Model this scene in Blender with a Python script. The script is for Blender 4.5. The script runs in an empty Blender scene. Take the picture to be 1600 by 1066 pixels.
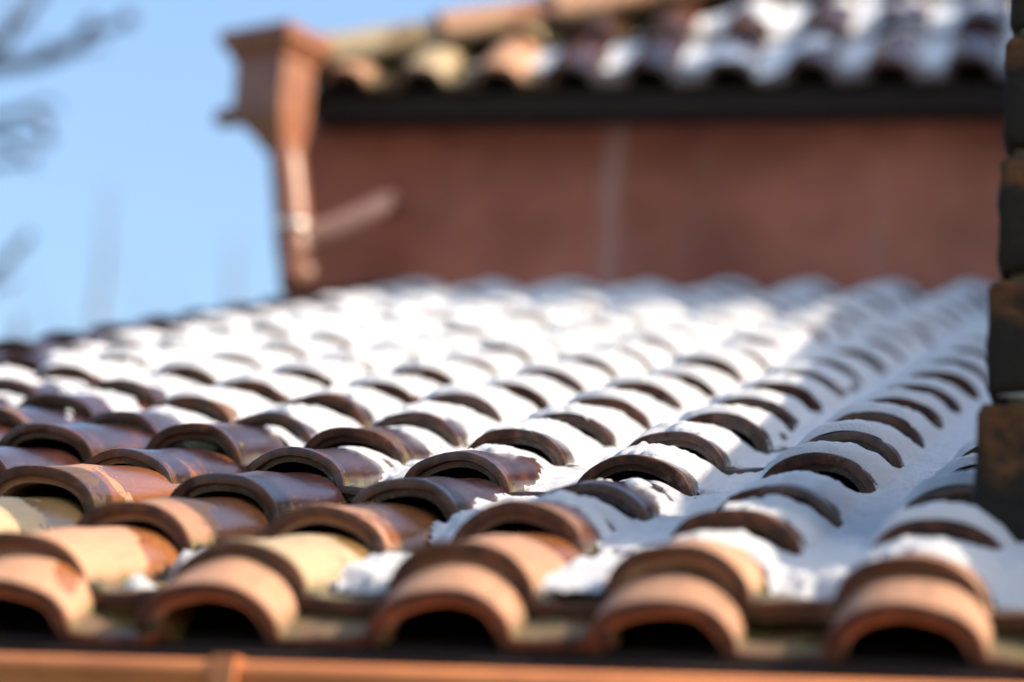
import bpy, bmesh, math, random
import numpy as np
from mathutils import Matrix, Vector

rad = math.radians
scene = bpy.context.scene
col = scene.collection

# ------------------------------------------------------------------ camera
cam_d = bpy.data.cameras.new('camera')
cam = bpy.data.objects.new('camera', cam_d)
col.objects.link(cam)
scene.camera = cam
RIGHT = Vector((0.96972, 0.23552, 0.06452))
DOWN = Vector((0.00433, 0.24759, -0.96886))
FWD = Vector((-0.24416, 0.93980, 0.23907))
m = Matrix((RIGHT, -DOWN, -FWD)).transposed().to_4x4()
m.translation = Vector((1.1892, -2.1854, -0.3222))
cam.matrix_world = m
cam_d.sensor_width = 36.0
cam_d.lens = 105.0
cam_d.clip_start = 0.05
cam_d.clip_end = 3000
cam_d.dof.use_dof = True
cam_d.dof.focus_distance = 3.72
cam_d.dof.aperture_fstop = 2.0

# ------------------------------------------------------------------ sky, sun, exposure
SUN_AZ, SUN_EL = rad(90), rad(36)          # azimuth from +Y towards +X
SUN = Vector((math.sin(SUN_AZ) * math.cos(SUN_EL), math.cos(SUN_AZ) * math.cos(SUN_EL), math.sin(SUN_EL)))
world = bpy.data.worlds.new('World')
scene.world = world
world.use_nodes = True
nt = world.node_tree
bg = nt.nodes['Background']
sky = nt.nodes.new('ShaderNodeTexSky')
sky.sky_type = 'NISHITA'
sky.sun_disc = False
sky.sun_elevation = SUN_EL
sky.sun_rotation = SUN_AZ
sky.air_density = 1.3
sky.dust_density = 4.5
sky.altitude = 0
sky.ozone_density = 9.0
nt.links.new(sky.outputs[0], bg.inputs[0])
bg.inputs[1].default_value = 0.145
sun_d = bpy.data.lights.new('sun', 'SUN')
sun_d.energy = 2.8
sun_d.angle = rad(0.5)
sun_d.color = (1.0, 0.91, 0.83)
sun = bpy.data.objects.new('sun', sun_d)
col.objects.link(sun)
sun.rotation_euler = SUN.to_track_quat('Z', 'Y').to_euler()
sun.location = (8, 0, 8)
vs = scene.view_settings
vs.view_transform = 'Standard'
vs.look = 'None'
vs.exposure = 1.38
vs.use_white_balance = True          # the camera is balanced for the shade
vs.white_balance_temperature = 7900
vs.white_balance_tint = 10
vs.gamma = 1.0
vs.use_curve_mapping = False
scene.cycles.use_denoising = True
scene.cycles.max_bounces = 8

# ------------------------------------------------------------------ helpers
rng = random.Random(7)
nrng = np.random.RandomState(11)
S = 0.22                 # spacing of the tile columns
E = 1.254 * S            # exposed length of a tile
TH = rad(18)             # pitch of the low roof
PH = rad(42)             # pitch of the upper roof
HW, HH, TT = 0.073, 0.052, 0.017   # half width, height and thickness of a barrel
DROP = 0.029             # each tile falls this much before the next begins
GROUND = -2.2


def mesh_obj(name, verts, faces, mat=None, parent=None, smooth=True):
    me = bpy.data.meshes.new(name)
    me.from_pydata([tuple(v) for v in verts], [], faces)
    if smooth:
        me.polygons.foreach_set('use_smooth', [True] * len(me.polygons))
    me.update()
    o = bpy.data.objects.new(name, me)
    col.objects.link(o)
    if mat: me.materials.append(mat)
    if parent: o.parent = parent
    return o


def link_mesh(name, me, parent=None):
    o = bpy.data.objects.new(name, me)
    col.objects.link(o)
    if parent: o.parent = parent
    return o


def tag(o, label, cat, group=None, kind=None):
    o['label'] = label
    o['category'] = cat
    if group: o['group'] = group
    if kind: o['kind'] = kind
    return o


def empty(name, loc=(0, 0, 0), rot=(0, 0, 0)):
    o = bpy.data.objects.new(name, None)
    o.empty_display_size = 0.1
    col.objects.link(o)
    o.location = loc
    o.rotation_euler = rot
    return o


def box_bm(bm, x0, x1, y0, y1, z0, z1, bevel=0.0, mat=None, seg=2):
    r = bmesh.ops.create_cube(bm, size=1.0)
    vsx = r['verts']
    M = Matrix.Translation(((x0 + x1) / 2, (y0 + y1) / 2, (z0 + z1) / 2)) @ Matrix.Diagonal((x1 - x0, y1 - y0, z1 - z0, 1))
    if mat is not None: M = mat @ M
    bmesh.ops.transform(bm, matrix=M, verts=vsx)
    if bevel:
        es = list({e for v in vsx for e in v.link_edges})
        bmesh.ops.bevel(bm, geom=es, offset=bevel, segments=seg, affect='EDGES', profile=0.6)


def from_bm(name, bm, mat, parent=None, smooth=False):
    me = bpy.data.meshes.new(name)
    bmesh.ops.recalc_face_normals(bm, faces=bm.faces)
    bm.to_mesh(me)
    bm.free()
    if smooth: me.polygons.foreach_set('use_smooth', [True] * len(me.polygons))
    me.materials.append(mat)
    return link_mesh(name, me, parent)


def tube_geo(pts, radii, n=10, cap=True):
    V, Fc = [], []
    P = [Vector(p) for p in pts]
    up = Vector((0.13, 0.9, 0.31)).normalized()
    for k, p in enumerate(P):
        d = (P[min(k + 1, len(P) - 1)] - P[max(k - 1, 0)]).normalized()
        a = d.cross(up)
        if a.length < 1e-3: a = d.cross(Vector((1, 0, 0)))
        a.normalize()
        b = d.cross(a)
        for q in range(n):
            t = 2 * math.pi * q / n
            V.append(p + radii[k] * (math.cos(t) * a + math.sin(t) * b))
    for k in range(len(P) - 1):
        for q in range(n):
            Fc.append((k * n + q, k * n + (q + 1) % n, (k + 1) * n + (q + 1) % n, (k + 1) * n + q))
    if cap:
        Fc.append(tuple(range(n))[::-1])
        Fc.append(tuple((len(P) - 1) * n + q for q in range(n)))
    return V, Fc


def merge(geos):
    V, Fc = [], []
    for v, f in geos:
        o = len(V)
        V += list(v)
        Fc += [tuple(i + o for i in t) for t in f]
    return V, Fc


def value_noise(x, y, scale, seed):
    r = np.random.RandomState(seed)
    g = r.rand(256, 256) * 2 - 1
    u, v = x / scale + 37.3, y / scale + 11.7
    i, j = np.floor(u).astype(int), np.floor(v).astype(int)
    fu, fv = u - i, v - j
    fu, fv = fu * fu * (3 - 2 * fu), fv * fv * (3 - 2 * fv)
    G = lambda a, b: g[a % 256, b % 256]
    return (G(i, j) * (1 - fu) + G(i + 1, j) * fu) * (1 - fv) + (G(i, j + 1) * (1 - fu) + G(i + 1, j + 1) * fu) * fv


def sstep(a, b, x):
    t = np.clip((x - a) / (b - a), 0, 1)
    return t * t * (3 - 2 * t)


# ------------------------------------------------------------------ materials
class NT:
    """small wrapper for building node trees"""
    def __init__(self, name):
        self.mat = bpy.data.materials.new(name)
        self.mat.use_nodes = True
        self.t = self.mat.node_tree
        self.bsdf = self.t.nodes['Principled BSDF']

    def n(self, kind, **kw):
        nd = self.t.nodes.new(kind)
        for k, v in kw.items():
            if k in nd.inputs: nd.inputs[k].default_value = v
            else: setattr(nd, k, v)
        return nd

    def l(self, a, b): self.t.links.new(a, b)

    def math(self, op, a, b=None, clamp=False):
        nd = self.n('ShaderNodeMath', operation=op, use_clamp=clamp)
        for k, v in enumerate((a, b)):
            if v is None: continue
            if isinstance(v, (int, float)): nd.inputs[k].default_value = v
            else: self.l(v, nd.inputs[k])
        return nd.outputs[0]

    def mix(self, fac, a, b):
        nd = self.n('ShaderNodeMix', data_type='RGBA')
        for k, v in ((0, fac), (6, a), (7, b)):
            if isinstance(v, (int, float)): nd.inputs[k].default_value = v
            elif isinstance(v, tuple): nd.inputs[k].default_value = (*v, 1)
            else: self.l(v, nd.inputs[k])
        return nd.outputs[2]

    def ramp(self, fac, stops):
        nd = self.n('ShaderNodeValToRGB')
        el = nd.color_ramp.elements
        while len(el) < len(stops): el.new(0.5)
        for e, (p, c) in zip(el, stops):
            e.position = p
            e.color = (*c, 1) if isinstance(c, tuple) else (c, c, c, 1)
        self.l(fac, nd.inputs[0])
        return nd.outputs[0]

    def noise(self, vec, scale, detail=4, rough=0.55, dist=0.0):
        nd = self.n('ShaderNodeTexNoise')
        nd.inputs['Scale'].default_value = scale
        nd.inputs['Detail'].default_value = detail
        nd.inputs['Roughness'].default_value = rough
        nd.inputs['Distortion'].default_value = dist
        self.l(vec, nd.inputs['Vector'])
        return nd.outputs[0]

    def mapr(self, v, a, b, c=0.0, d=1.0, smooth=True):
        nd = self.n('ShaderNodeMapRange')
        nd.interpolation_type = 'SMOOTHSTEP' if smooth else 'LINEAR'
        self.l(v, nd.inputs[0])
        for k, q in zip((1, 2, 3, 4), (a, b, c, d)): nd.inputs[k].default_value = q
        return nd.outputs[0]

    def bump(self, h, strength, dist):
        nd = self.n('ShaderNodeBump')
        nd.inputs['Strength'].default_value = strength
        nd.inputs['Distance'].default_value = dist
        self.l(h, nd.inputs['Height'])
        self.l(nd.outputs[0], self.bsdf.inputs['Normal'])
        return nd

    def set(self, **kw):
        for k, v in kw.items():
            i = self.bsdf.inputs[k.replace('_', ' ')]
            if isinstance(v, (int, float)): i.default_value = v
            elif isinstance(v, tuple): i.default_value = (*v, 1)
            else: self.l(v, i)


def tile_material():
    """fired clay: dry pinkish skin, dark purplish flashing, wet zones; object colour = (dryness, flashing, hue)"""
    N = NT('fired_clay')
    tc = N.n('ShaderNodeTexCoord')
    oi = N.n('ShaderNodeObjectInfo')
    off = N.n('ShaderNodeVectorMath', operation='SCALE')
    off.inputs[0].default_value = (37.0, 51.0, 23.0)
    N.l(oi.outputs['Random'], off.inputs['Scale'])
    add = N.n('ShaderNodeVectorMath', operation='ADD')
    N.l(tc.outputs['Object'], add.inputs[0])
    N.l(off.outputs[0], add.inputs[1])
    vec = add.outputs[0]
    sep = N.n('ShaderNodeSeparateXYZ')
    N.l(tc.outputs['Object'], sep.inputs[0])
    lx, ly, lz = sep.outputs
    sc_ = N.n('ShaderNodeSeparateColor')
    N.l(oi.outputs['Color'], sc_.inputs[0])
    dry, flash, hue = sc_.outputs
    n1 = N.noise(vec, 14, 5, 0.6, 0.6)
    n2 = N.noise(vec, 55, 5, 0.65)
    n3 = N.noise(vec, 420, 3, 0.6)
    strv = N.n('ShaderNodeMapping')
    strv.inputs['Scale'].default_value = (60, 5, 60)
    N.l(vec, strv.inputs[0])
    streak = N.noise(strv.outputs[0], 2.0, 4, 0.6)
    clay = N.ramp(hue, [(0.0, (0.040, 0.012, 0.007)), (0.35, (0.075, 0.021, 0.010)), (0.7, (0.30, 0.100, 0.030)), (1.0, (0.22, 0.15, 0.06))])
    drycol = N.ramp(hue, [(0.0, (0.036, 0.015, 0.010)), (0.35, (0.064, 0.024, 0.013)), (0.7, (0.50, 0.270, 0.160)), (1.0, (0.40, 0.33, 0.20))])
    # flashing: kiln darkened purple brown
    f = N.math('ADD', N.math('MULTIPLY', n1, 1.3), N.math('ADD', flash, -1.15))
    fm = N.mapr(f, -0.10, 0.12)
    wetcol = N.mix(fm, clay, (0.030, 0.010, 0.010))
    # wet: rear of the tile under the drip, spread by noise, pushed back where the tile is dry
    w = N.math('ADD', N.math('MULTIPLY', ly, 2.2), N.math('MULTIPLY', n1, 1.1))
    w = N.math('ADD', w, N.math('MULTIPLY', lx, 3.0))
    w = N.math('SUBTRACT', w, N.math('MULTIPLY', dry, 1.35))
    w = N.math('ADD', w, N.math('MULTIPLY', n2, 0.18))
    wet = N.mapr(w, 0.06, 0.11)
    c = N.mix(wet, N.mix(N.math('MULTIPLY', n2, 0.5), drycol, clay), wetcol)
    c = N.mix(N.math('MULTIPLY', N.mapr(streak, 0.45, 0.75), 0.35), c, (0.07, 0.045, 0.035))
    # dark brown low in the pan, then moss and lichen there and at the feet
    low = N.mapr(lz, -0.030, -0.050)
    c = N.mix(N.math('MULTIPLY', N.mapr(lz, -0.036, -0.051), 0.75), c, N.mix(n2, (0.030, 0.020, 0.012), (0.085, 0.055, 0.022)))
    ms = N.math('MULTIPLY', low, N.mapr(N.noise(vec, 30, 5, 0.7), 0.46, 0.60))
    c = N.mix(N.math('MULTIPLY', ms, 0.8), c, (0.115, 0.105, 0.028))
    sp = N.mapr(N.noise(vec, 130, 2, 0.5), 0.66, 0.72)
    c = N.mix(N.math('MULTIPLY', sp, 0.35), c, (0.30, 0.27, 0.20))
    # the broken grain of the front edge shows raw clay
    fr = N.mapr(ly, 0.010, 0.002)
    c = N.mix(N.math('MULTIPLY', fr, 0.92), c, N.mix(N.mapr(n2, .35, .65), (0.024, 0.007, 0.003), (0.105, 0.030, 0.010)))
    r = N.math('SUBTRACT', 0.74, N.math('MULTIPLY', wet, 0.60))
    r = N.math('ADD', r, N.math('MULTIPLY', n2, 0.12))
    r = N.math('ADD', r, N.math('MULTIPLY', fr, 0.18), True)
    N.set(Base_Color=c, Roughness=r, Specular_IOR_Level=0.6)
    N.set(Coat_Weight=N.math('MULTIPLY', wet, 0.22), Coat_Roughness=0.18)
    hgt = N.math('ADD', N.math('MULTIPLY', n3, 0.25), N.math('ADD', N.math('MULTIPLY', n2, 0.5), N.math('MULTIPLY', streak, 0.5)))
    N.bump(hgt, 0.35, 0.003)
    return N.mat


def snow_material():
    N = NT('settled_snow')
    tc = N.n('ShaderNodeTexCoord')
    v = tc.outputs['Object']
    a = N.noise(v, 260, 5, 0.8)
    b = N.noise(v, 60, 4, 0.6)
    g_ = N.noise(v, 620, 3, 0.8)
    cs = N.mix(b, (0.87, 0.89, 0.91), (0.92, 0.925, 0.93))
    cs = N.mix(N.mapr(g_, 0.48, 0.66), cs, (0.72, 0.76, 0.81))
    N.set(Base_Color=cs, Roughness=0.6, Specular_IOR_Level=0.3)
    N.bsdf.inputs['Subsurface Weight'].default_value = 0.04
    N.bsdf.inputs['Subsurface Radius'].default_value = (0.012, 0.014, 0.016)
    N.bsdf.inputs['Subsurface Scale'].default_value = 0.5
    N.bump(N.math('ADD', N.math('MULTIPLY', a, 0.7), N.math('MULTIPLY', b, 0.6)), 1.0, 0.011)
    return N.mat


def plaster_material(name, base, dark, pale, streak_at=None):
    N = NT(name)
    tc = N.n('ShaderNodeTexCoord')
    v = tc.outputs['Object']
    mp = N.n('ShaderNodeMapping')
    mp.inputs['Scale'].default_value = (9, 9, 0.9)
    N.l(v, mp.inputs[0])
    run = N.noise(mp.outputs[0], 1.6, 5, 0.6, 0.2)
    n1 = N.noise(v, 2.2, 5, 0.6)
    n2 = N.noise(v, 60, 4, 0.6)
    c = N.mix(N.mapr(n1, 0.3, 0.7), base, dark)
    c = N.mix(N.math('MULTIPLY', N.mapr(run, 0.56, 0.85), 0.35), c, pale)
    c = N.mix(N.math('MULTIPLY', n2, 0.25), c, dark)
    if streak_at is not None:          # lime run where water has come down the plaster
        sep = N.n('ShaderNodeSeparateXYZ')
        N.l(v, sep.inputs[0])
        wob = N.math('MULTIPLY', N.math('SUBTRACT', N.noise(v, 3.0, 3), 0.5), 0.07)
        lean = N.math('MULTIPLY', sep.outputs[2], 0.05)
        d = N.math('ABSOLUTE', N.math('SUBTRACT', N.math('ADD', sep.outputs[0], wob), N.math('ADD', lean, streak_at)))
        k = N.math('MULTIPLY', N.mapr(d, 0.050, 0.006), N.mapr(run, 0.25, 0.65))
        c = N.mix(N.math('MULTIPLY', k, 0.60), c, pale)
    N.set(Base_Color=c, Roughness=0.85, Specular_IOR_Level=0.25)
    N.bump(N.math('ADD', n2, N.math('MULTIPLY', n1, 0.5)), 0.3, 0.004)
    return N.mat


def metal_paint(name, base, worn, rough=0.42, metallic=0.0):
    N = NT(name)
    tc = N.n('ShaderNodeTexCoord')
    v = tc.outputs['Object']
    n1 = N.noise(v, 9, 5, 0.6, 0.4)
    n2 = N.noise(v, 90, 4, 0.6)
    c = N.mix(N.mapr(n1, 0.40, 0.68), base, worn)
    c = N.mix(N.math('MULTIPLY', N.mapr(n2, 0.55, 0.75), 0.3), c, tuple(q * 0.55 for q in base))
    N.set(Base_Color=c, Roughness=N.math('ADD', rough - 0.06, N.math('MULTIPLY', n1, 0.14)), Metallic=metallic)
    N.bump(n2, 0.15, 0.002)
    return N.mat


def rough_material(name, stops, scale, rough=0.9, bump=0.5, dist=0.006, stretch=(1, 1, 1)):
    N = NT(name)
    tc = N.n('ShaderNodeTexCoord')
    oi = N.n('ShaderNodeObjectInfo')
    mp = N.n('ShaderNodeMapping')
    mp.inputs['Scale'].default_value = stretch
    N.l(tc.outputs['Object'], mp.inputs[0])
    cmb = N.n('ShaderNodeVectorMath', operation='ADD')
    N.l(mp.outputs[0], cmb.inputs[0])
    N.l(N.math('MULTIPLY', oi.outputs['Random'], 40.0), cmb.inputs[1])
    v = cmb.outputs[0]
    n1 = N.noise(v, scale, 6, 0.65, 0.3)
    n2 = N.noise(v, scale * 9, 4, 0.6)
    c = N.ramp(n1, stops)
    c = N.mix(N.math('MULTIPLY', n2, 0.3), c, stops[0][1])
    N.set(Base_Color=c, Roughness=rough, Specular_IOR_Level=0.3)
    N.bump(N.math('ADD', n1, N.math('MULTIPLY', n2, 0.5)), bump, dist)
    return N.mat


M_TILE = tile_material()
M_SNOW = snow_material()
M_WALL = plaster_material('red_brown_plaster', (0.54, 0.175, 0.105), (0.28, 0.084, 0.052), (0.50, 0.34, 0.28), streak_at=-0.70)
M_SHADE_GABLE = plaster_material('brown_plaster', (0.22, 0.11, 0.08), (0.16, 0.085, 0.06), (0.30, 0.2, 0.16))
M_COPPER = metal_paint('orange_brown_gutter_paint', (0.54, 0.185, 0.060), (0.44, 0.145, 0.048))
M_PIPE = metal_paint('tan_brown_pipe_paint', (0.28, 0.105, 0.052), (0.20, 0.070, 0.034), 0.38)
M_PALE = metal_paint('sun_bright_pipe_paint', (0.56, 0.27, 0.185), (0.50, 0.23, 0.15), 0.45)  # branch pipe lies under the soffit; sunlight is put into its pale colour
M_STEEL = metal_paint('bright_clamp_metal', (0.75, 0.66, 0.55), (0.6, 0.5, 0.4), 0.18, 1.0)
M_WOOD = rough_material('dark_stained_wood', [(0.3, (0.014, 0.010, 0.008)), (0.7, (0.034, 0.021, 0.015))], 6, 0.8, 0.3, 0.003, (1, 8, 8))


def brick_material():
    """near black brick, the sunlit top of each one painted in as orange"""
    N = NT('dark_brick_lit_tops')
    tc = N.n('ShaderNodeTexCoord')
    v = tc.outputs['Object']
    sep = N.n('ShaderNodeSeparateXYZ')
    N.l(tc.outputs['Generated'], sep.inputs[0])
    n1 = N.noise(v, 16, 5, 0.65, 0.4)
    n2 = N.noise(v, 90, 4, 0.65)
    k = N.math('ADD', N.math('MULTIPLY', sep.outputs[2], 1.0), N.math('MULTIPLY', N.math('SUBTRACT', n1, 0.5), 1.1))  # sun on the upper part of each course, put into the colour
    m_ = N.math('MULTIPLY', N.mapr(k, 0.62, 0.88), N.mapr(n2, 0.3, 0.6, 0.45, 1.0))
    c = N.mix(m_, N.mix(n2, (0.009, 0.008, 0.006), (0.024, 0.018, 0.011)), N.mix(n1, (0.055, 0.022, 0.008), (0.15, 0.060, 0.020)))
    N.set(Base_Color=c, Roughness=0.9, Specular_IOR_Level=0.25)
    N.bump(N.math('ADD', n1, n2), 0.5, 0.006)
    return N.mat


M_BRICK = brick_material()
M_MORTAR = rough_material('mossy_mortar', [(0.35, (0.05, 0.045, 0.03)), (0.55, (0.17, 0.15, 0.09)), (0.7, (0.32, 0.29, 0.21))], 45, 0.95, 0.8, 0.006)
M_BARK = rough_material('grey_brown_bark', [(0.35, (0.030, 0.024, 0.020)), (0.65, (0.085, 0.068, 0.055))], 12, 0.9, 0.6, 0.01, (1, 1, 0.3))
M_TWIG = rough_material('pale_twig_bark', [(0.35, (0.12, 0.095, 0.085)), (0.65, (0.22, 0.18, 0.16))], 12, 0.9, 0.4, 0.01)
M_GROUND = rough_material('winter_lawn', [(0.35, (0.055, 0.060, 0.030)), (0.55, (0.12, 0.105, 0.065)), (0.66, (0.75, 0.77, 0.80))], 0.35, 0.95, 0.4, 0.05)

# ------------------------------------------------------------------ ground
g = mesh_obj('ground', [(-600, -600, GROUND), (600, -600, GROUND), (600, 600, GROUND), (-600, 600, GROUND)], [(0, 1, 2, 3)], M_GROUND, smooth=False)
g['kind'] = 'structure'
tag(g, 'wintry lawn with thin patches of old snow', 'ground', kind='structure')


# ------------------------------------------------------------------ roof tiles
def barrel_profile(a, h, n=17):
    t = np.linspace(math.pi, 0, n)
    return np.c_[a * np.cos(t), h * (np.sin(t) - 1)]


def tile_profile():
    b = barrel_profile(HW, HH)
    x0, x1 = HW, S - HW + 0.016
    u = np.linspace(0, 1, 8)[1:]
    px = x0 + (x1 - x0) * u
    pz = -HH + 0.006 * (2 * u - 0.85) ** 4 - 0.001
    return np.vstack([b, np.c_[px, pz]])


def offset_poly(p, d):
    t = np.gradient(p, axis=0)
    n = np.c_[-t[:, 1], t[:, 0]]
    n /= np.linalg.norm(n, axis=1)[:, None] + 1e-9
    return p - n * d


def sweep_tile(profile, length, thick, taper, seed, rough=0.0011, nose=0.011):
    r = np.random.RandomState(seed)
    # (offset inwards, y) of each ring, from the inner rear round the front edge to the outer rear
    rings = [(thick * .7, length), (thick * .75, 0.09), (thick + .004, 0.035), (thick + .004, nose + .002), (thick + .0035, nose), (thick * .80, nose), (thick * .78, nose - .0015), (thick * .74, 0.0015), (thick * .66, 0.0003),
             (0.0022, 0.0), (0.0007, 0.0008), (0.0, 0.0035)]
    rings += [(0.0, y) for y in np.linspace(0.03, length, 7)]
    n = len(profile)
    V = []
    chip = np.convolve(r.randn(n + 6), np.ones(7) / 7, 'valid') * 0.0045 + np.convolve(r.randn(n + 2), np.ones(3) / 3, 'valid') * 0.0012
    k1, k2, k3 = r.rand(3) * 6.28
    for (o, y) in rings:
        p = offset_poly(profile, o) if o > 0 else profile.copy()
        sc = 1 - taper * y / length
        p = np.c_[p[:, 0] * sc, p[:, 1]]
        wob = rough * (np.sin(p[:, 0] * 70 + k1 + y * 23) + np.sin(y * 41 + k2 + p[:, 0] * 31))
        yy = y + chip * max(0, 1 - y / 0.06) + 0.0006 * np.sin(p[:, 0] * 160 + k3)
        for q in range(n):
            V.append((p[q, 0], yy[q], p[q, 1] + wob[q]))
    Fc = []
    for k in range(len(rings) - 1):
        for q in range(n - 1):
            Fc.append((k * n + q, k * n + q + 1, (k + 1) * n + q + 1, (k + 1) * n + q))
    L = len(rings) - 1
    # close the two long sides and the rear
    Fc.append(tuple(k * n for k in range(len(rings))))
    Fc.append(tuple(k * n + n - 1 for k in range(len(rings)))[::-1])
    for q in range(n - 1):
        Fc.append((q, L * n + q, L * n + q + 1, q + 1))
    return V, Fc


def tile_mesh(name, V, Fc):
    me = bpy.data.meshes.new(name)
    me.from_pydata(V, [], Fc)
    me.polygons.foreach_set('use_smooth', [True] * len(me.polygons))
    bm = bmesh.new()
    bm.from_mesh(me)
    bmesh.ops.recalc_face_normals(bm, faces=bm.faces)
    for e in bm.edges:
        if len(e.link_faces) == 2 and e.calc_face_angle(0) > rad(38): e.smooth = False
    bm.to_mesh(me)
    bm.free()
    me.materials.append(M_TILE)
    return me


PROF = tile_profile()
TILES = [tile_mesh('roof_tile', *sweep_tile(PROF, E + 0.06, TT, 0.03, 100 + k)) for k in range(8)]
EAVES = [tile_mesh('roof_tile', *sweep_tile(PROF, 0.105, TT, 0.01, 150 + k)) for k in range(4)]
RAKE = [tile_mesh('rake_tile', *sweep_tile(np.vstack([[-0.088, -0.13], [-0.086, -0.08], barrel_profile(0.085, 0.055, 15)]), E + 0.06, TT, 0.05, 200 + k)) for k in range(3)]
CAPS = [tile_mesh('hip_cap', *sweep_tile(barrel_profile(0.088, 0.062, 15), 0.42, TT, 0.10, 300 + k)) for k in range(3)]

# small shifts of single tiles as laid (column, row): (sideways, up)
MEAS = {(0, 2): (-8, 0), (1, 2): (3, -5), (2, 2): (8, 1), (3, 2): (-3, 3), (4, 2): (-6, -4), (0, 3): (6, -1), (1, 3): (-1, -3), (2, 3): (-7, 6), (3, 3): (5, 3), (4, 3): (-9, -5),
        (-1, 4): (-2, 6), (0, 4): (8, -1), (1, 4): (10, -3), (2, 4): (10, -4), (3, 4): (4, -4), (4, 4): (-10, 0), (-1, 5): (-3, -3), (0, 5): (3, 2), (1, 5): (-2, 1), (2, 5): (3, -2),
        (3, 5): (10, 5), (4, 5): (-7, -6), (-2, 6): (-9, 3), (-1, 6): (-11, 6), (0, 6): (-6, 3), (1, 6): (1, 3), (2, 6): (-5, 3), (3, 6): (8, 6), (-2, 7): (-10, -5), (-1, 7): (6, -3),
        (0, 7): (4, 0), (1, 7): (8, 0), (2, 7): (10, 3), (3, 7): (4, 7)}
I0, I1, JTOP = -5, 5, 21
OFF = {}
for j in range(1, JTOP + 1):
    for i in range(I0, I1 + 1):
        if (i, j) in MEAS: dx, dz = MEAS[(i, j)][0] * .0009, MEAS[(i, j)][1] * .0009
        else: dx, dz = rng.gauss(0, .004), rng.gauss(0, .0022)
        OFF[(i, j)] = (dx, dz)

roof = empty('tiled_roof', (0, 0, 0), (TH, 0, 0))
tag(roof, 'low pitched clay barrel tile roof, bare at the eave and snowy towards the wall', 'roof')
# boards under the tiles, a rake board at the open side and the eave board
bm = bmesh.new()
box_bm(bm, (I0 - .62) * S, 1.55, 1.75 * E, 21.75 * E, -0.150, -0.095)
from_bm('roof_deck', bm, M_WOOD, roof)
bm = bmesh.new()
box_bm(bm, (I0 - .62) * S - .002, 1.56, 1.70 * E, 1.75 * E, -0.235, -0.100, .004)
from_bm('eave_board', bm, M_WOOD, roof)

PHI = -math.atan(DROP / E)


def paint(o, i, j):
    """clay character of one tile, sunlit and shaded rows put into it: dryness, kiln flashing, hue"""
    front = 1 - sstep(2.6, 4.4, j + 0.28 * (i - 1))  # drier front rows; the edge of sun against shade is also coloured in here
    dry = 0.38 + 0.40 * front + rng.uniform(-.24, .20) * (1 - .5 * front)
    if j > 8: dry = 0.5 + rng.uniform(-.2, .2)
    fl = 0.62 * (1 - front) + rng.uniform(-.12, .30)
    hue = rng.betavariate(2, 4) * 0.65 + 0.22 * front + rng.uniform(0, .12)
    if (i, j) in ((-1, 3), (1, 2), (4, 1)): hue, dry, fl = 0.93, .8, 0
    if j == 1 or (j == 2 and i != 1): hue = rng.uniform(.58, .74)
    o.color = (max(0, min(1, dry)), max(0, min(1, fl)), max(0, min(1, hue)), 1)


for j in range(1, JTOP + 1):
    for i in range(I0, I1 + 1):
        dx, dz = OFF[(i, j)]
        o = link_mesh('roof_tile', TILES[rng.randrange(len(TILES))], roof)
        if j == 1: o.location = (i * S + dx, 1.72 * E + rng.uniform(-.004, .004), -0.042 + dz)
        else: o.location = (i * S + dx, j * E + (rng.uniform(-.004, .004) if j > 3 else 0), dz)
        o.rotation_euler = (PHI + rng.gauss(0, .004), rng.gauss(0, .016), rng.gauss(0, .018))
        k_ = rng.uniform(.965, 1.03)
        o.scale = (k_, 1, rng.uniform(.95, 1.05))
        if j == 1:
            o.data = EAVES[i % 4]
            o.location.z += .006
            o.rotation_euler[0] = rad(9)
        paint(o, i, j)
# particular tiles: olive one at the left, pale one beside it
for k in range(0, JTOP):
    j = k + 1.72 if k == 0 else k + 1
    o = link_mesh('rake_tile', RAKE[k % 3], roof)
    o.location = ((I0 - .56) * S + rng.gauss(0, .003), j * E, 0.012 if k else -.03)
    o.rotation_euler = (PHI, rng.gauss(0, .01), rng.gauss(0, .012))
    o.color = (0.3, 0.45, rng.uniform(.05, .3), 1)


def lump(name, mat, parent, loc, rx, ry, rz, seed, n=9):
    r = np.random.RandomState(seed)
    V, Fc = [], []
    for a in range(n + 1):
        for b in range(n * 2):
            th, ph = math.pi * a / n, math.pi * b / n
            k = 1 + 0.22 * r.randn() * math.sin(th)
            V.append((loc[0] + rx * k * math.sin(th) * math.cos(ph), loc[1] + ry * k * math.sin(th) * math.sin(ph), loc[2] + rz * k * math.cos(th)))
    for a in range(n):
        for b in range(n * 2):
            Fc.append((a * 2 * n + b, (a + 1) * 2 * n + b, (a + 1) * 2 * n + (b + 1) % (2 * n), a * 2 * n + (b + 1) % (2 * n)))
    return mesh_obj(name, V, Fc, mat, parent)


lump('mortar_plug', M_MORTAR, roof, (-1 * S - .004, 6 * E + .030, -.029), .042, .022, .015, 5)
for q, (i, j) in enumerate(((1, 6), (0, 5), (0, 3), (2, 6), (1, 2), (3, 2), (2, 2), (-1, 5), (1, 3), (0, 2))):
    dx, dz = OFF[(i, j)]
    lump('moss_tuft', M_MORTAR, roof, (i * S + dx + HW + .004, j * E + .010, -HH + dz - .004), .013, .014, .008, 40 + q, 7)

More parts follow.
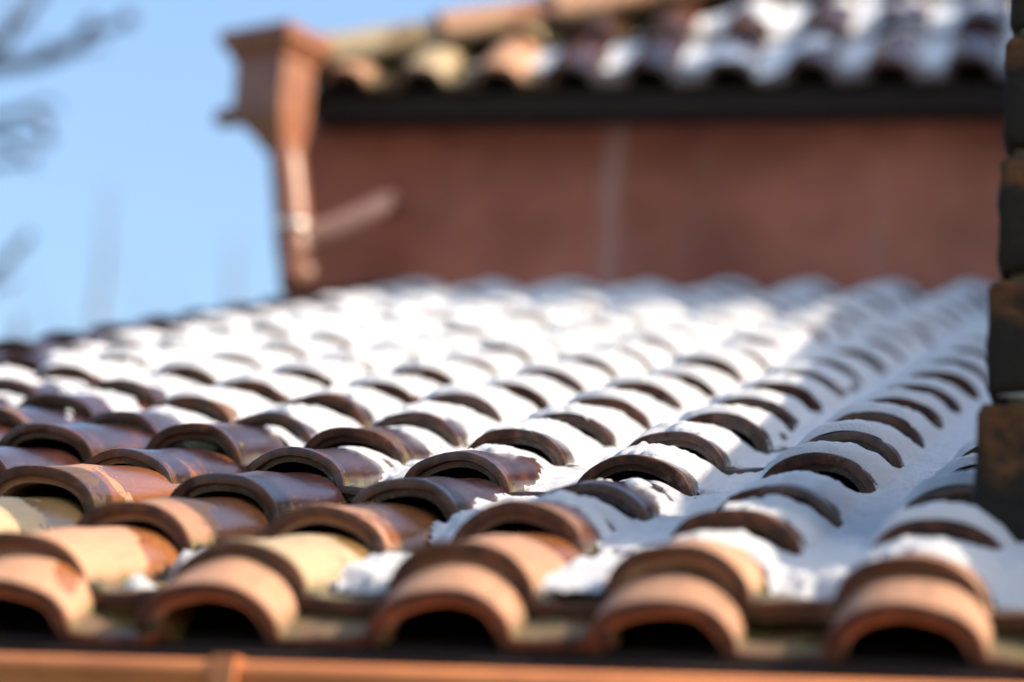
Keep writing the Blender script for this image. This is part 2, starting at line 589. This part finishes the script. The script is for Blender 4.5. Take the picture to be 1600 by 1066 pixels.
# ------------------------------------------------------------------ snow on the low roof
xs = np.arange((I0 - .40) * S, 1.235, 0.0045)
ys = []
for j in range(2, JTOP + 1):
    step = 0.0048 if j < 9 else 0.008
    yy = np.linspace(j * E + .001, (j + 1) * E - .0012, int(E / step)) if j < JTOP else np.linspace(j * E + .001, 21.60 * E, int(.6 * E / step))
    ys.append(yy)
ys = np.concatenate(ys)
X, Y = np.meshgrid(xs, ys)
J = np.clip(np.floor(Y / E).astype(int), 2, JTOP)
DXA = np.zeros((60, 60)); DZA = np.zeros((60, 60))
for (i, j), (dx, dz) in OFF.items(): DXA[i + 20, j] = dx; DZA[i + 20, j] = dz
I = np.clip(np.floor(X / S + 0.40).astype(int), I0, I1)
DX, DZ = DXA[I + 20, J], DZA[I + 20, J]
XL = X - I * S - DX
# the flanks of the neighbour on the right also count
IN = np.clip(I + 1, I0, I1)
XN = X - IN * S - DXA[IN + 20, J]
prof = lambda x: np.where(np.abs(x) < HW, HH * np.sqrt(np.clip(1 - (x / HW) ** 2, 0, 1)), 0.0) - HH
d = Y - J * E
T = np.maximum(prof(XL) + DZ, prof(XN) + DZA[IN + 20, J]) - DROP / E * d
U, W = X / S, Y / E
nA = value_noise(X, Y, .16, 1) + .5 * value_noise(X, Y, .07, 2)
nB = value_noise(X, Y, .035, 3) + .6 * value_noise(X, Y, .016, 4) + .4 * value_noise(X, Y, .008, 5)
nG = nrng.randn(*X.shape)
nG = (nG + np.roll(nG, 1, 0) + np.roll(nG, 1, 1) + np.roll(nG, (1, 1), (0, 1))) / 2
# column beyond which crests carry snow, by row
edge = np.interp(W, [2, 3, 4, 5, 6, 7, 8, 9, 10.5, 13, 16, 22], [3.6, 2.3, 1.7, 1.0, 0.1, -1.1, -2.6, -3.9, -5.2, -5.6, -6.2, -7])
K = (U - edge - .35 * (1 - sstep(6.5, 8.5, W))) * 0.75 + 0.50 * nA + 0.22 * nB + 1.2 * (d / E - .45) * (1 - sstep(7, 10, W)) - .25
thick = np.clip(0.016 * K, -.006, 0.0120 + 0.004 * sstep(8, 13, W)) + 0.0020 * nB + .0022 * nA + .0011 * nG
thick = thick - .016 * sstep(.50, .85, XL / HW) * sstep(.10, .0, d) * (1 - sstep(9, 11, W)) - .010 * sstep(.25, .8, value_noise(X, Y, .055, 31)) * sstep(.2, .8, XL / HW) * (1 - sstep(8, 10, W))
# whole blankets further up where the front edges are buried
deep = sstep(8.0, 13.5, W) * (1 - sstep(-1.5, 1.5, U)) * sstep(-5.2, -4.2, U) * 2.3 - 1.0 + .75 * value_noise(X, Y, .22, 8)
deep = np.where(W > 18.5, np.maximum(deep, .5 - .9 * sstep(-1, 1.5, U)), deep)
front = np.sqrt(np.clip((d - .001) / .009, 0, 1))
front = np.where(deep > 0, np.maximum(front, .8), front)
thin = 1 - .75 * sstep(.11, .015, E - d) * (1 - sstep(9, 12, W))
pile = 0 * d
crest = T + np.where(thick > 0, thick * front * thin, thick) + pile * (thick > 0)
# right flanks shed some
xr = XL / HW
# pans between the barrels
pe = np.interp(U, [-6, -1, 0, 1.0, 1.9, 2.2, 6], [10.5, 7.3, 6.0, 4.6, 1.95, 1.85, 1.85])
KP = (W - pe) * 0.8 + .55 * nA + .22 * nB
KP = np.maximum(KP, 1.0 - ((U - 1.52) / .26) ** 2 * .55 - ((W - 2.62) / .52) ** 2 + .35 * nB)
KP = np.maximum(KP, .85 - ((U - .50) / .22) ** 2 - ((W - 2.85) / .22) ** 2 + .4 * nB)
KP = np.maximum(KP, .75 - ((U + .40) / .14) ** 2 - ((W - 3.85) / .14) ** 2 + .4 * nB)
KP = np.maximum(KP, .75 - ((U - .44) / .14) ** 2 - ((W - 2.2) / .14) ** 2 + .4 * nB)
KP = KP - 1.3 * sstep(.30, .80, value_noise(X, Y, .075, 51)) * (1 - sstep(8, 11, W)) * sstep(2.9, 3.4, W)
fill = np.clip(0.030 * KP, -.02, 0.0195 + .006 * sstep(2.2, 4, U)) + .006 * nA + .0026 * nB + .0011 * nG
P = -HH - DROP * .55 + fill
P = np.where(fill > .0, P, -1)
k = .010
hh = np.clip(.5 + .5 * (crest - P) / k, 0, 1)
SM = P * (1 - hh) + crest * hh + k * hh * (1 - hh)
SM = np.where(P < -.5, crest, SM)
cov = SM - T
for _ in range(2):
    cov = (cov + np.roll(cov, 1, 0) + np.roll(cov, -1, 0) + np.roll(cov, 1, 1) + np.roll(cov, -1, 1)) / 5
on = cov > .0012
SMv = np.where(on, SM, T - .004)
ny, nx = X.shape
idx = np.arange(ny * nx).reshape(ny, nx)
a, b, c_, e_ = idx[:-1, :-1], idx[:-1, 1:], idx[1:, 1:], idx[1:, :-1]
onf = on.ravel()
keep = onf[a] | onf[b] | onf[c_] | onf[e_]
cross = (J[1:, :-1] != J[:-1, :-1])
step_open = (T[1:, :-1] - SMv[:-1, :-1] > .004)
buried = (deep[:-1, :-1] > 0)
keep &= ~(cross & step_open & ~buried)
quads = np.stack([a[keep], b[keep], c_[keep], e_[keep]], -1)
used = np.unique(quads)
remap = np.full(ny * nx, -1)
remap[used] = np.arange(len(used))
co = np.c_[X.ravel(), Y.ravel(), SMv.ravel()][used]


def grid_mesh(name, co, quads, mat):
    me = bpy.data.meshes.new(name)
    me.vertices.add(len(co))
    me.vertices.foreach_set('co', np.ascontiguousarray(co, dtype=np.float32).ravel())
    me.loops.add(quads.size)
    me.loops.foreach_set('vertex_index', np.ascontiguousarray(quads, dtype=np.int32).ravel())
    me.polygons.add(len(quads))
    me.polygons.foreach_set('loop_start', np.arange(0, quads.size, 4, dtype=np.int32))
    me.polygons.foreach_set('use_smooth', np.ones(len(quads), dtype=bool))
    me.update(calc_edges=True)
    me.materials.append(mat)
    return link_mesh(name, me)


snow = grid_mesh('snow', co, remap[quads], M_SNOW)
snow.rotation_euler = (TH, 0, 0)
tag(snow, 'settled white snow lying between and over the tiles of the low roof', 'snow', kind='stuff')

# ------------------------------------------------------------------ eave gutter
gut = empty('rain_gutter', (0, 1.30 * E * math.cos(TH), 0))
tag(gut, 'orange brown metal gutter running along the low eave', 'gutter')
gy = 1.30 * E * math.cos(TH) + .088 * math.sin(TH)
gz = 1.30 * E * math.sin(TH) - .088 * math.cos(TH)
gut.location = (0, gy, gz)
# profile (y, z): rolled rim, ogee front, floor, back
rim = [(0.010 * math.cos(t) - .004, 0.010 * math.sin(t) - .010) for t in np.linspace(-0.6, math.pi * 1.35, 12)]
pr = rim + [(-.004, -.026), (-.006, -.040), (-.002, -.055), (.012, -.080), (.020, -.105), (.095, -.105), (.098, .004), (.0955, .004), (.093, -.1025), (.022, -.1025), (.014, -.079), (.0005, -.054), (-.0035, -.040), (-.0015, -.027), (.002, -.021)]
V, Fc = [], []
for x in (-1.42, 1.75):
    V += [(x, y, z) for y, z in pr]
n = len(pr)
for q in range(n): Fc.append((q, (q + 1) % n, n + (q + 1) % n, n + q))
Fc += [tuple(range(n))[::-1], tuple(range(n, 2 * n))]
o = mesh_obj('trough', V, Fc, M_COPPER, gut)
for e in (-.62, .283, 1.10):
    bm = bmesh.new()
    box_bm(bm, e - .012, e + .012, -.0205, -.0125, -.060, -.004, .002)
    box_bm(bm, e - .012, e + .012, -.0185, .094, -.004, .0025, .001)
    from_bm('strap', bm, M_COPPER, gut)

# ------------------------------------------------------------------ house: tall wall, eave, upper roof
WY = 5.667
house = empty('house', (0, WY, GROUND))
tag(house, 'red brown plastered house wall with tiled eave above the snowy roof', 'house')


def part(name, bm, mat, parent, smooth=False):
    o = from_bm(name, bm, mat, parent, smooth)
    o.matrix_parent_inverse = Matrix.Translation(-Vector(parent.location)) if parent.parent is None else Matrix()
    return o


bm = bmesh.new()
box_bm(bm, -1.535, 2.2, WY, WY + 3.0, GROUND, 2.335)
part('wall', bm, M_WALL, house)
bm = bmesh.new()
box_bm(bm, -1.20, 1.50, 1.70 * E * math.cos(TH) + .25, WY - .01, GROUND, 0.02)
part('porch_wall', bm, M_WALL, house)
bm = bmesh.new()
box_bm(bm, -1.455, 2.2, WY - .150, WY - .002, 2.300, 2.322, .003)
part('soffit', bm, M_WOOD, house)
bm = bmesh.new()
box_bm(bm, -1.457, 2.2, WY - .175, WY - .152, 2.286, 2.360, .003)
part('fascia', bm, M_WOOD, house)
bm = bmesh.new()
box_bm(bm, -1.40, .70, WY - .030, WY - .001, 1.775, 1.800, .004)
part('wall_flashing', bm, M_WOOD, house)

# upper roof, in its own frame: u along the eave, v up the slope
UO = Vector((0, WY - .267, 2.400))
up_roof = empty('upper_roof')
up_roof.parent = house
up_roof.matrix_parent_inverse = Matrix.Translation(-Vector(house.location))
up_roof.location = UO
up_roof.rotation_euler = (PH, 0, 0)
HU0, HSL = -1.455, 0.487              # hip line: v = (u - HU0) * HSL
VT = 1.60
mroof = Matrix.Translation(UO) @ Matrix.Rotation(PH, 4, 'X')
inv = mroof.inverted()
dz = -HH - .042
q0, q1, q2, q3 = (Vector((HU0 - .03, .02, dz)), Vector((2.2, .02, dz)), Vector((2.2, VT, dz)), Vector((HU0 + (VT - .115) / HSL, VT, dz)))
back = [inv @ Vector((2.2, WY + 3.0, 2.34)), inv @ Vector((-1.475, WY + 3.0, 2.34)), inv @ Vector((2.2, WY, 2.336)), inv @ Vector((-1.47, WY, 2.336))]
mesh_obj('roof_deck', [q0, q1, q2, q3] + back, [(0, 1, 2, 3), (2, 4, 5, 3), (0, 3, 5, 7), (1, 6, 4, 2), (0, 7, 6, 1), (7, 5, 4, 6)], M_WOOD, up_roof, smooth=False)
for r_ in range(5):
    for k_ in range(16):
        u = -1.329 + .22 * k_ + rng.gauss(0, .004)
        v = r_ * E
        if v > (u + .03 - HU0) * HSL: continue
        o = link_mesh('roof_tile', TILES[rng.randrange(8)], up_roof)
        o.location = (u, v, rng.gauss(0, .002))
        o.rotation_euler = (PHI, rng.gauss(0, .008), rng.gauss(0, .01))
        lit = u < -.75  # sunlit left end gets paler clay, the shaded rest darker clay
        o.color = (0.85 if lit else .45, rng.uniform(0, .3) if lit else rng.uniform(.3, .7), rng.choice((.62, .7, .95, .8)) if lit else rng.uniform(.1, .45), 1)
ang = math.atan(HSL)
bm = bmesh.new()
box_bm(bm, 0, 2.6, -.05, .03, dz - .05, .000, .004, Matrix.Translation((HU0 + .0, .105, 0)) @ Matrix.Rotation(ang, 4, 'Z'))
from_bm('hip_board', bm, M_WOOD, up_roof)
for k_ in range(5):
    t = .02 + k_ * .335
    o = link_mesh('hip_cap', CAPS[k_ % 3], up_roof)
    o.location = (HU0 + t * math.cos(ang) + .02, t * math.sin(ang) + .115, .046 + rng.uniform(0, .006))
    o.rotation_euler = (-.05, -.10, ang - math.pi / 2)
    o.color = (.9, .05, .97 if k_ == 0 else .72, 1)

# snow in the valleys of the upper roof
xs2 = np.arange(-1.0, .95, .006)
ys2 = np.concatenate([np.linspace(r_ * E + .001, (r_ + 1) * E - .001, 34) for r_ in range(4)])
X2, Y2 = np.meshgrid(xs2, ys2)
i2 = np.floor((X2 + 1.329) / S + .40)
xl2 = X2 + 1.329 - i2 * S
xn2 = xl2 - S
T2 = np.maximum(prof(xl2), prof(xn2)) - DROP / E * (Y2 % E)
nC = value_noise(X2, Y2, .12, 21) + .5 * value_noise(X2, Y2, .03, 22)
s0 = sstep(-.9, -.25, X2)
lim = Y2 - (X2 - .10 - HU0) * HSL
P2 = -HH - .014 + .013 * s0 + .010 * nC * s0 - .25 * sstep(-.02, .0, lim) - .05 * sstep(.10, .02, Y2)
crest2 = T2 + np.clip(.02 * (s0 * .9 - 1.05 + .5 * nC + .6 * ((Y2 % E) / E - .4)), -.006, .010) * np.sqrt(np.clip((Y2 % E) / .014, 0, 1)) - .2 * sstep(-.05, 0, lim)
S2 = np.maximum(P2, crest2)
on2 = (S2 - T2) > .0006
S2 = np.where(on2, S2, T2 - .004)
ny, nx = X2.shape
idx = np.arange(ny * nx).reshape(ny, nx)
a, b, c_, e_ = idx[:-1, :-1], idx[:-1, 1:], idx[1:, 1:], idx[1:, :-1]
of = on2.ravel()
keep = of[a] | of[b] | of[c_] | of[e_]
jr = np.floor(Y2 / E)
keep &= ~((jr[1:, :-1] != jr[:-1, :-1]) & (T2[1:, :-1] - S2[:-1, :-1] > .004))
quads = np.stack([a[keep], b[keep], c_[keep], e_[keep]], -1)
used = np.unique(quads)
remap = np.full(ny * nx, -1)
remap[used] = np.arange(len(used))
snow2 = grid_mesh('snow', np.c_[X2.ravel(), Y2.ravel(), S2.ravel()][used], remap[quads], M_SNOW)
snow2.location = UO
snow2.rotation_euler = (PH, 0, 0)
tag(snow2, 'snow caught in the valleys of the upper tiled eave above the plastered wall', 'snow', kind='stuff')

# ------------------------------------------------------------------ downspout with leader head
ds = empty('downspout', (-1.425, 5.46, 1.76))
tag(ds, 'tan painted downspout with box leader head at the house corner', 'downspout')


def dpart(name, geo, mat, parent=ds, smooth=True):
    o = mesh_obj(name, geo[0], geo[1], mat, parent, smooth)
    o.matrix_parent_inverse = Matrix.Translation(-Vector(ds.location)) if parent is ds else Matrix.Identity(4)
    return o


HM = Matrix.Translation((-1.512, 5.365, 0)) @ Matrix.Rotation(rad(-21), 4, 'Z')


def loft(rects, M):
    """square tube through (z, x0, x1, y0, y1) rings"""
    V, Fc = [], []
    for (z, x0, x1, y0, y1) in rects:
        V += [M @ Vector(p) for p in ((x0, y0, z), (x1, y0, z), (x1, y1, z), (x0, y1, z))]
    for k in range(len(rects) - 1):
        for q in range(4):
            Fc.append((4 * k + q, 4 * k + (q + 1) % 4, 4 * k + 4 + (q + 1) % 4, 4 * k + 4 + q))
    Fc += [(3, 2, 1, 0), tuple(4 * (len(rects) - 1) + q for q in range(4))]
    return V, Fc


head = dpart('leader_head', loft([(2.130, .012, .082, -.030, .045), (2.165, -.010, .086, -.045, .055), (2.205, -.052, .088, -.060, .060), (2.235, -.078, .090, -.068, .062), (2.250, -.084, .090, -.070, .062), (2.402, -.086, .090, -.072, .062)], HM), M_PIPE, smooth=False)
cor = mesh_obj('cornice', *loft([(2.395, -.090, .094, -.076, .066), (2.412, -.100, .104, -.086, .076), (2.430, -.108, .112, -.094, .084), (2.440, -.122, .124, -.106, .094), (2.474, -.126, .128, -.110, .098), (2.480, -.120, .122, -.104, .092)], HM), M_PIPE, head, smooth=False)
sp = tube_geo([HM @ Vector(p) for p in ((-.070, -.005, 2.258), (-.125, -.005, 2.262), (-.178, -.005, 2.262), (-.194, -.005, 2.262))], [.034, .030, .029, .018], 14)
mesh_obj('overflow_spout', *sp, M_PIPE, head)
pts = [(-1.462, 5.355, 2.17), (-1.448, 5.345, 2.10), (-1.428, 5.340, 2.00), (-1.412, 5.340, 1.90), (-1.402, 5.345, 1.84), (-1.386, 5.335, 1.795), (-1.366, 5.29, 1.755), (-1.345, 5.235, 1.725)]
dpart('pipe', tube_geo(pts, [.046, .048, .049, .051, .052, .053, .053, .053], 20), M_PIPE)
clamp = dpart('clamp', tube_geo([(-1.4135, 5.340, 1.922), (-1.4105, 5.340, 1.898)], [.0545, .0545], 24), M_STEEL)
for (x, y, z) in ((-1.368, 5.308, 1.908), (-1.354, 5.322, 1.900), (-1.430, 5.287, 1.912)):
    o = lump('clamp_screw', M_STEEL, clamp, (x, y, z), .010, .010, .010, 3, 6)
dpart('branch_pipe', tube_geo([(-1.400, 5.35, 1.855), (-1.345, 5.355, 1.900), (-1.285, 5.37, 1.925), (-1.225, 5.39, 1.968), (-1.185, 5.42, 2.005), (-1.180, 5.48, 2.03), (-1.20, 5.56, 2.055), (-1.235, 5.69, 2.09)], [.030, .031, .032, .030, .029, .028, .028, .028], 16), M_PALE)

# ------------------------------------------------------------------ stacked brick pier standing on the roof
pier = empty('brick_pier', (1.06, .98, .25))
tag(pier, 'dark brick pier with stepped courses rising from the roof tiles', 'pier')
courses = [(.150, .397, .900), (.397, .528, .908), (.528, .667, .916), (.667, .799, .918), (.799, .930, .922), (.930, 1.06, .921), (1.06, 1.19, .925)]
for q, (z0, z1, x0) in enumerate(courses):
    xm = x0 + (.19 if q % 2 else .115)
    for (xa, xb) in ((x0, xm - .004), (xm + .004, 1.215)):
        bm = bmesh.new()
        fy = 0.87 + rng.uniform(-.004, .004)
        box_bm(bm, xa, xb, fy, fy + .24, z0 + .004, z1 - .005, .012, seg=3)
        bmesh.ops.subdivide_edges(bm, edges=[e for e in bm.edges if e.calc_length() > .06], cuts=4, use_grid_fill=True)
        r = np.random.RandomState(500 + q)
        for v in bm.verts: v.co += Vector((r.randn(), r.randn(), r.randn())) * .0016
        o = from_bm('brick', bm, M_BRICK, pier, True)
        o.matrix_parent_inverse = Matrix.Translation(-Vector(pier.location))
bm = bmesh.new()
box_bm(bm, .930, 1.205, .882, 1.098, .15, 1.185)
o = from_bm('mortar_core', bm, M_MORTAR, pier)
o.matrix_parent_inverse = Matrix.Translation(-Vector(pier.location))
for (x, z, L) in ((.935, .400, .05), (.942, .802, .045)):
    o = lump('snow', M_SNOW, None, (x + .045, .876, z), L, .010, .004, 77, 8)
    tag(o, 'thin line of snow caught in the %s joint of the brick pier' % ('lower' if z < .6 else 'upper'), 'snow', kind='stuff')

# ------------------------------------------------------------------ unseen gable added to shade the roof, its outline cut from the wanted shadow edge
XW = 1.75
rp = lambda i, j: Vector((i * S, j * E * math.cos(TH), j * E * math.sin(TH)))
edge_pts = [rp(4.6, 2.15), rp(3.7, 2.6), rp(3.0, 3.4), rp(2.6, 5.0), rp(2.3, 8.0), rp(1.7, 12.0), rp(1.0, 17.0), Vector((-.64, 5.33, 2.42))]
outline = []
for p in edge_pts:
    t = (XW - p.x) / SUN.x
    h = p + t * SUN
    outline.append((h.y, h.z))
y_first, y_last = outline[0][0], outline[-1][0]
poly = [(y_first, GROUND)] + outline + [(y_last + .12, outline[-1][1] + .02), (y_last + .5, outline[-1][1] - .7), (y_last + 1.2, outline[-1][1] - .9), (y_last + 1.2, GROUND)]
V, Fc = [], []
for x in (XW, XW + .22): V += [(x, y, z) for y, z in poly]
n = len(poly)
for q in range(n): Fc.append((q, (q + 1) % n, n + (q + 1) % n, n + q))
Fc += [tuple(range(n)), tuple(range(n, 2 * n))[::-1]]
gb = mesh_obj('added_shade_gable', V, Fc, M_SHADE_GABLE, None, False)
tag(gb, 'unseen brown plastered gable wall added on the right to shade the tiled roof', 'wall')

# ------------------------------------------------------------------ trees behind
def bare_tree(name, label, base, spine, r0, branches, mat, group=None, buds=(), gir=1.0):
    t = empty(name, base)
    tag(t, label, 'tree', group)
    inv = Matrix.Translation(-Vector(base))
    n = len(spine)
    o = mesh_obj('trunk', *tube_geo(spine, [r0 * (1 - .75 * k / (n - 1)) for k in range(n)], 12), mat, t)
    o.matrix_parent_inverse = inv
    for pts, ra, rb in branches:
        q = len(pts)
        o = mesh_obj('branch', *tube_geo(pts, [gir * (ra + (rb - ra) * k / (q - 1)) for k in range(q)], 7), mat, t)
        o.matrix_parent_inverse = inv
    for q, (p, r) in enumerate(buds):
        o = lump('bud', mat, t, p, r, r, r * 1.2, 900 + q, 6)
        o.matrix_parent_inverse = inv
    return t


br = [
    ([(-7.0, 12, 4.0), (-6.4, 12, 4.55), (-5.83, 12, 4.78), (-5.46, 12, 4.81), (-5.235, 12, 4.835), (-5.06, 12, 4.90), (-4.98, 12, 4.99), (-4.94, 12, 5.04)], .045, .026),
    ([(-4.97, 12, 5.0), (-4.88, 12.02, 5.015), (-4.83, 12.02, 5.03), (-4.75, 12.03, 5.08)], .022, .015),
    ([(-5.46, 12, 4.82), (-5.36, 12, 4.84), (-5.24, 12.03, 4.86), (-5.19, 12.03, 4.92)], .024, .018),
    ([(-6.3, 12, 4.6), (-5.75, 12.1, 4.86), (-5.52, 12.1, 4.96), (-5.40, 12.1, 5.10), (-5.31, 12.1, 5.28)], .03, .016),
    ([(-7.0, 12, 3.6), (-6.2, 12, 4.20), (-5.75, 12, 4.42), (-5.40, 12, 4.52), (-5.25, 12, 4.56), (-5.16, 12, 4.50), (-5.14, 12, 4.40)], .03, .015),
    ([(-5.75, 12, 4.42), (-5.45, 12, 4.40), (-5.26, 12, 4.43), (-5.17, 12, 4.40)], .02, .014),
    ([(-6.2, 12, 4.15), (-5.6, 12.1, 4.27), (-5.35, 12.1, 4.30), (-5.22, 12.1, 4.33)], .02, .014),
    ([(-7.0, 12, 2.6), (-6.0, 12, 3.35), (-5.50, 12, 3.56), (-5.33, 12, 3.68), (-5.19, 12, 3.84)], .03, .020),
    ([(-7.0, 12, 2.3), (-5.9, 12, 2.95), (-5.35, 12, 3.13), (-5.20, 12, 3.22), (-5.18, 12, 3.38)], .03, .018),
    ([(-5.75, 12.1, 4.86), (-5.55, 12.2, 5.10), (-5.48, 12.2, 5.30)], .018, .012),
    ([(-5.06, 12, 4.90), (-5.00, 12.1, 4.93), (-4.90, 12.1, 4.95)], .014, .010),
    ([(-5.50, 12, 3.56), (-5.36, 12.1, 3.60), (-5.27, 12.1, 3.63)], .014, .010),
    ([(-5.40, 12, 4.52), (-5.30, 12.1, 4.60), (-5.22, 12.1, 4.64), (-5.12, 12.1, 4.60)], .014, .010),
    ([(-5.45, 12, 4.40), (-5.34, 12.1, 4.36), (-5.24, 12.1, 4.26)], .013, .010),
]
bare_tree('bud_tree', 'bare tree with thick budding branches reaching in from beyond the roof', (-7.3, 12, GROUND),
          [(-7.3, 12, GROUND), (-7.25, 12, 0), (-7.15, 12, 2), (-7.05, 12, 3.6), (-6.95, 12, 5.0), (-7.0, 12, 6.5)], .17, br, M_BARK,
          gir=1.25, buds=[((-4.94, 12, 5.03), .045), ((-4.75, 12.03, 5.075), .036), ((-5.19, 12.03, 4.91), .038), ((-5.31, 12.1, 5.26), .036), ((-5.40, 12.1, 5.10), .042), ((-5.14, 12, 4.40), .034), ((-5.19, 12, 3.84), .026)])
r = random.Random(5)
for q, (bx, by, top, lab) in enumerate(((-12.3, 30, 9.8, 'slender bare tree with pale upright twigs far beyond the roof'), (-11.0, 31, 9.4, 'lower bare tree of thin pale twigs next to the slender one'), (-14.0, 34, 9.0, 'wide bare tree with sparse pale twigs standing behind the others'))):
    bs = []
    for k in range(34):
        h = r.uniform(3.0, 6.5)
        a = r.uniform(0, 6.28)
        L = r.uniform(.9, 2.6)
        p = Vector((bx, by, h))
        pts = [p]
        dv = Vector((math.cos(a) * .5, math.sin(a) * .5, 1.0)).normalized()
        for s_ in range(4):
            p = p + dv * L / 3
            dv = (dv + Vector((r.gauss(0, .14), r.gauss(0, .14), .10))).normalized()
            pts.append(p)
        bs.append((pts, .018, .005))
    bare_tree('twig_tree', lab, (bx, by, GROUND), [(bx, by, GROUND), (bx + .05, by, 2), (bx - .05, by, 5), (bx + .04, by, top - 1.0), (bx, by, top)], .09, bs, M_TWIG, 'bare trees far behind the roof')
